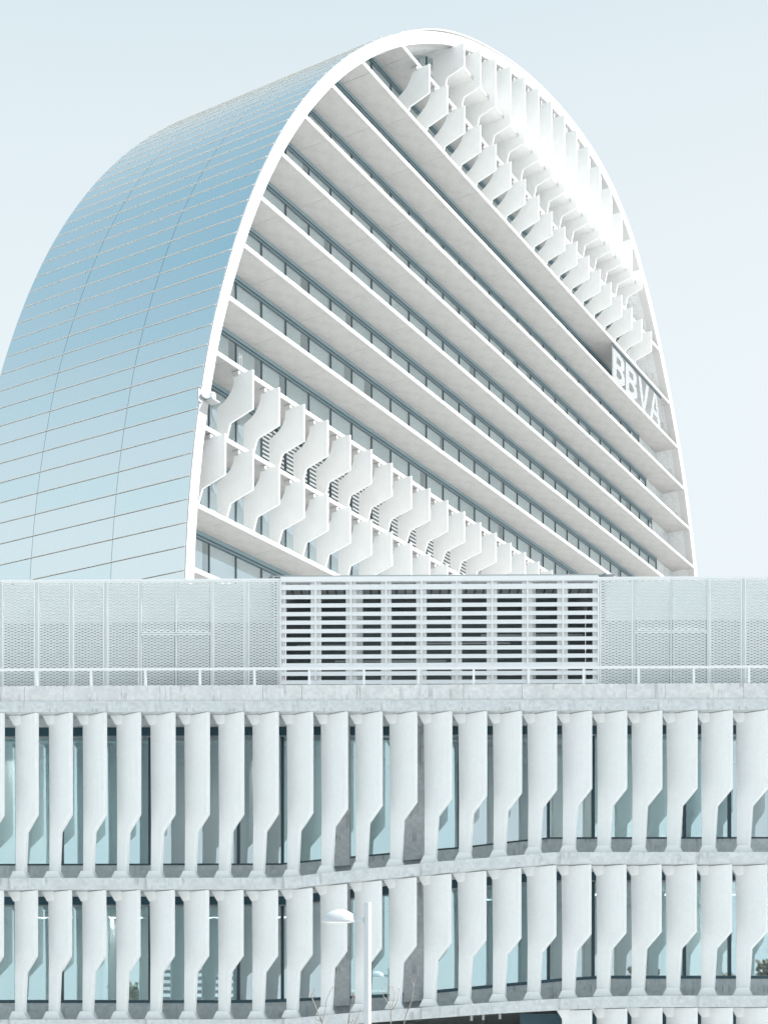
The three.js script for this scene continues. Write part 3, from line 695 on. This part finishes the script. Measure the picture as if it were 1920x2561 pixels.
// ================================================================ street lamp and bare saplings before the building
{
  const lamp = thing('street_lamp', 'slim white street lamp with one half dome head before the office building', 'street lamp', [-0.314, 0, -27]);
  const pole = new THREE.CylinderGeometry(0.069, 0.078, 2.27 + EYE, 32); pole.translate(0, (2.27 + EYE) / 2, 0);
  part('pole', pole, M.lampPaint, lamp);
  const cap = new THREE.CylinderGeometry(0.064, 0.07, 0.012, 32); cap.translate(0, 2.277 + EYE, 0);
  part('pole_cap', cap, M.lampPaint, lamp);
  const y = 1.925 + EYE;
  part('arm', (() => { const g = extrude([[-0.26, y], [-0.07, y - 0.03], [-0.07, y + 0.075], [-0.26, y + 0.055]], -0.03, 0.03, 0.008); return g; })(), M.lampPaint, lamp);
  // head: a long shallow dome, tapering to both ends
  const U = 36, V = 14, pos = [], idx = [], cx = -0.55, len = 0.335;
  for (let i = 0; i <= U; i++) {
    const s = -1 + 2 * i / U, hgt = 0.215 * Math.pow(Math.max(0, 1 - Math.pow(Math.abs(s * 0.98 - 0.06), 2.0)), 0.72) + 0.012, wid = 0.15 * Math.pow(Math.max(0, 1 - Math.pow(Math.abs(s), 2.6)), 0.6) + 0.012;
    for (let j = 0; j <= V; j++) { const a = Math.PI * j / V; pos.push(cx + len * s, y + 0.01 + hgt * Math.sin(a) * 0.96, wid * Math.cos(a)); }
  }
  for (let i = 0; i < U; i++) for (let j = 0; j < V; j++) { const o = i * (V + 1) + j; idx.push(o, o + 1, o + V + 1, o + 1, o + V + 2, o + V + 1); }
  const g = new THREE.BufferGeometry(); g.setAttribute('position', new THREE.Float32BufferAttribute(pos, 3)); g.setIndex(idx); g.computeVertexNormals();
  const head = part('lamp_head', g, new THREE.MeshStandardMaterial({ color: lin(0.58, 0.61, 0.64), roughness: 0.28, side: THREE.DoubleSide }), lamp);
  const rimShape = (k) => Array.from({ length: 48 }, (_, i) => { const a = i / 48 * Math.PI * 2; return [cx + len * k * Math.cos(a), 0.158 * k * Math.sign(Math.sin(a)) * Math.pow(Math.abs(Math.sin(a)), 0.8)]; });
  const ring = extrude(rimShape(1.0), -0.022, 0.002); ring.rotateX(-Math.PI / 2); ring.translate(0, y + 0.01, 0);
  part('rim', metreUV(ring), M.lampPaint, head);
  const lens = new THREE.SphereGeometry(1, 28, 8, 0, Math.PI * 2, Math.PI / 2, Math.PI / 2); lens.scale(0.27, 0.03, 0.12); lens.translate(cx, y - 0.013, 0);
  part('lens', lens, M.lampGlass, head);
}
function sapling(label, root, trunk, shoots) {
  const o = thing('bare_sapling', label, 'sapling', [root[0], 0, root[1]], 0, 'bare saplings before the office building');
  part('trunk', taper(trunk.map(([x, y, z]) => [x - root[0], y + EYE, z]), 0.03, 0.011, 14), M.bark, o);
  for (const s of shoots) {
    part('branch', taper(s.map(([x, y, z]) => [x - root[0], y + EYE, z]), 0.009, 0.004, 10, 5), M.bark, o);
    const e = s[s.length - 1], b = new THREE.SphereGeometry(0.009, 8, 6); b.scale(0.8, 2, 0.8); b.translate(e[0] - root[0], e[1] + EYE + 0.012, e[2]);
    part('bud', b, M.bud, o);
  }
}
sapling('leafless sapling left of the street lamp, its tip forked like a claw', [-1.05, -27.2], [[-1.05, -EYE, 0], [-1.1, -2.5, 0.02], [-1.16, -0.05, 0], [-1.24, 0.12, 0.01], [-1.33, 0.32, 0], [-1.40, 0.50, 0]],
  [[[-1.385, 0.46, 0], [-1.44, 0.52, 0.02], [-1.435, 0.59, 0.01]], [[-1.40, 0.50, 0], [-1.36, 0.57, 0], [-1.345, 0.62, -0.01]], [[-1.395, 0.48, 0], [-1.35, 0.47, 0.02], [-1.325, 0.50, 0.03]], [[-1.18, 0, 0], [-1.13, 0.22, 0.02], [-1.10, 0.42, 0.03], [-1.02, 0.62, 0.02], [-0.99, 0.66, 0.02]], [[-1.2, 0.05, 0], [-1.26, 0.02, 0.02], [-1.32, 0.1, 0.03]]]);
sapling('single leafless stem standing close by the lamp pole on its left', [-0.66, -27.3], [[-0.66, -EYE, 0], [-0.68, -2, 0.02], [-0.70, -0.04, 0], [-0.66, 0.18, 0], [-0.615, 0.40, 0], [-0.595, 0.56, 0]],
  [[[-0.69, 0.05, 0], [-0.645, -0.02, 0.02], [-0.6, 0.02, 0.02]], [[-0.62, 0.36, 0], [-0.585, 0.44, 0.01], [-0.58, 0.5, 0.02]], [[-0.6, -0.1, 0.0], [-0.5, 0.12, 0.02], [-0.46, 0.22, 0.03]]]);
sapling('leafless sapling right of the lamp pole spreading into four thin shoots', [0.14, -27.1], [[0.14, -EYE, 0], [0.12, -2.2, 0.01], [0.13, -0.04, 0], [0.132, 0.12, 0], [0.135, 0.24, 0]],
  [[[0.135, 0.22, 0], [0.08, 0.36, 0.02], [-0.02, 0.52, 0.03], [-0.04, 0.63, 0.02]], [[0.135, 0.24, 0], [0.10, 0.42, 0], [0.06, 0.58, 0], [0.03, 0.72, 0]], [[0.135, 0.23, 0], [0.17, 0.35, -0.02], [0.2, 0.5, -0.02], [0.16, 0.66, -0.02]], [[0.135, 0.22, 0], [0.22, 0.32, 0.02], [0.27, 0.46, 0.03], [0.285, 0.62, 0.03]], [[0.07, 0.5, 0.0], [0.1, 0.6, 0.01], [0.105, 0.67, 0.01]]]);
sapling('leaning leafless sapling farthest right of the lamp, its tip high and curved', [0.28, -27.4], [[0.28, -EYE, 0], [0.33, -2.0, 0], [0.365, -0.05, 0], [0.42, 0.12, 0], [0.50, 0.28, 0], [0.545, 0.45, 0]],
  [[[0.52, 0.36, 0], [0.555, 0.5, 0.01], [0.57, 0.66, 0], [0.60, 0.82, 0]], [[0.48, 0.25, 0], [0.53, 0.38, 0.02], [0.56, 0.46, 0.02]], [[0.575, 0.7, 0], [0.56, 0.76, 0.01], [0.535, 0.79, 0.01]]]);

renderer.render(scene, camera);
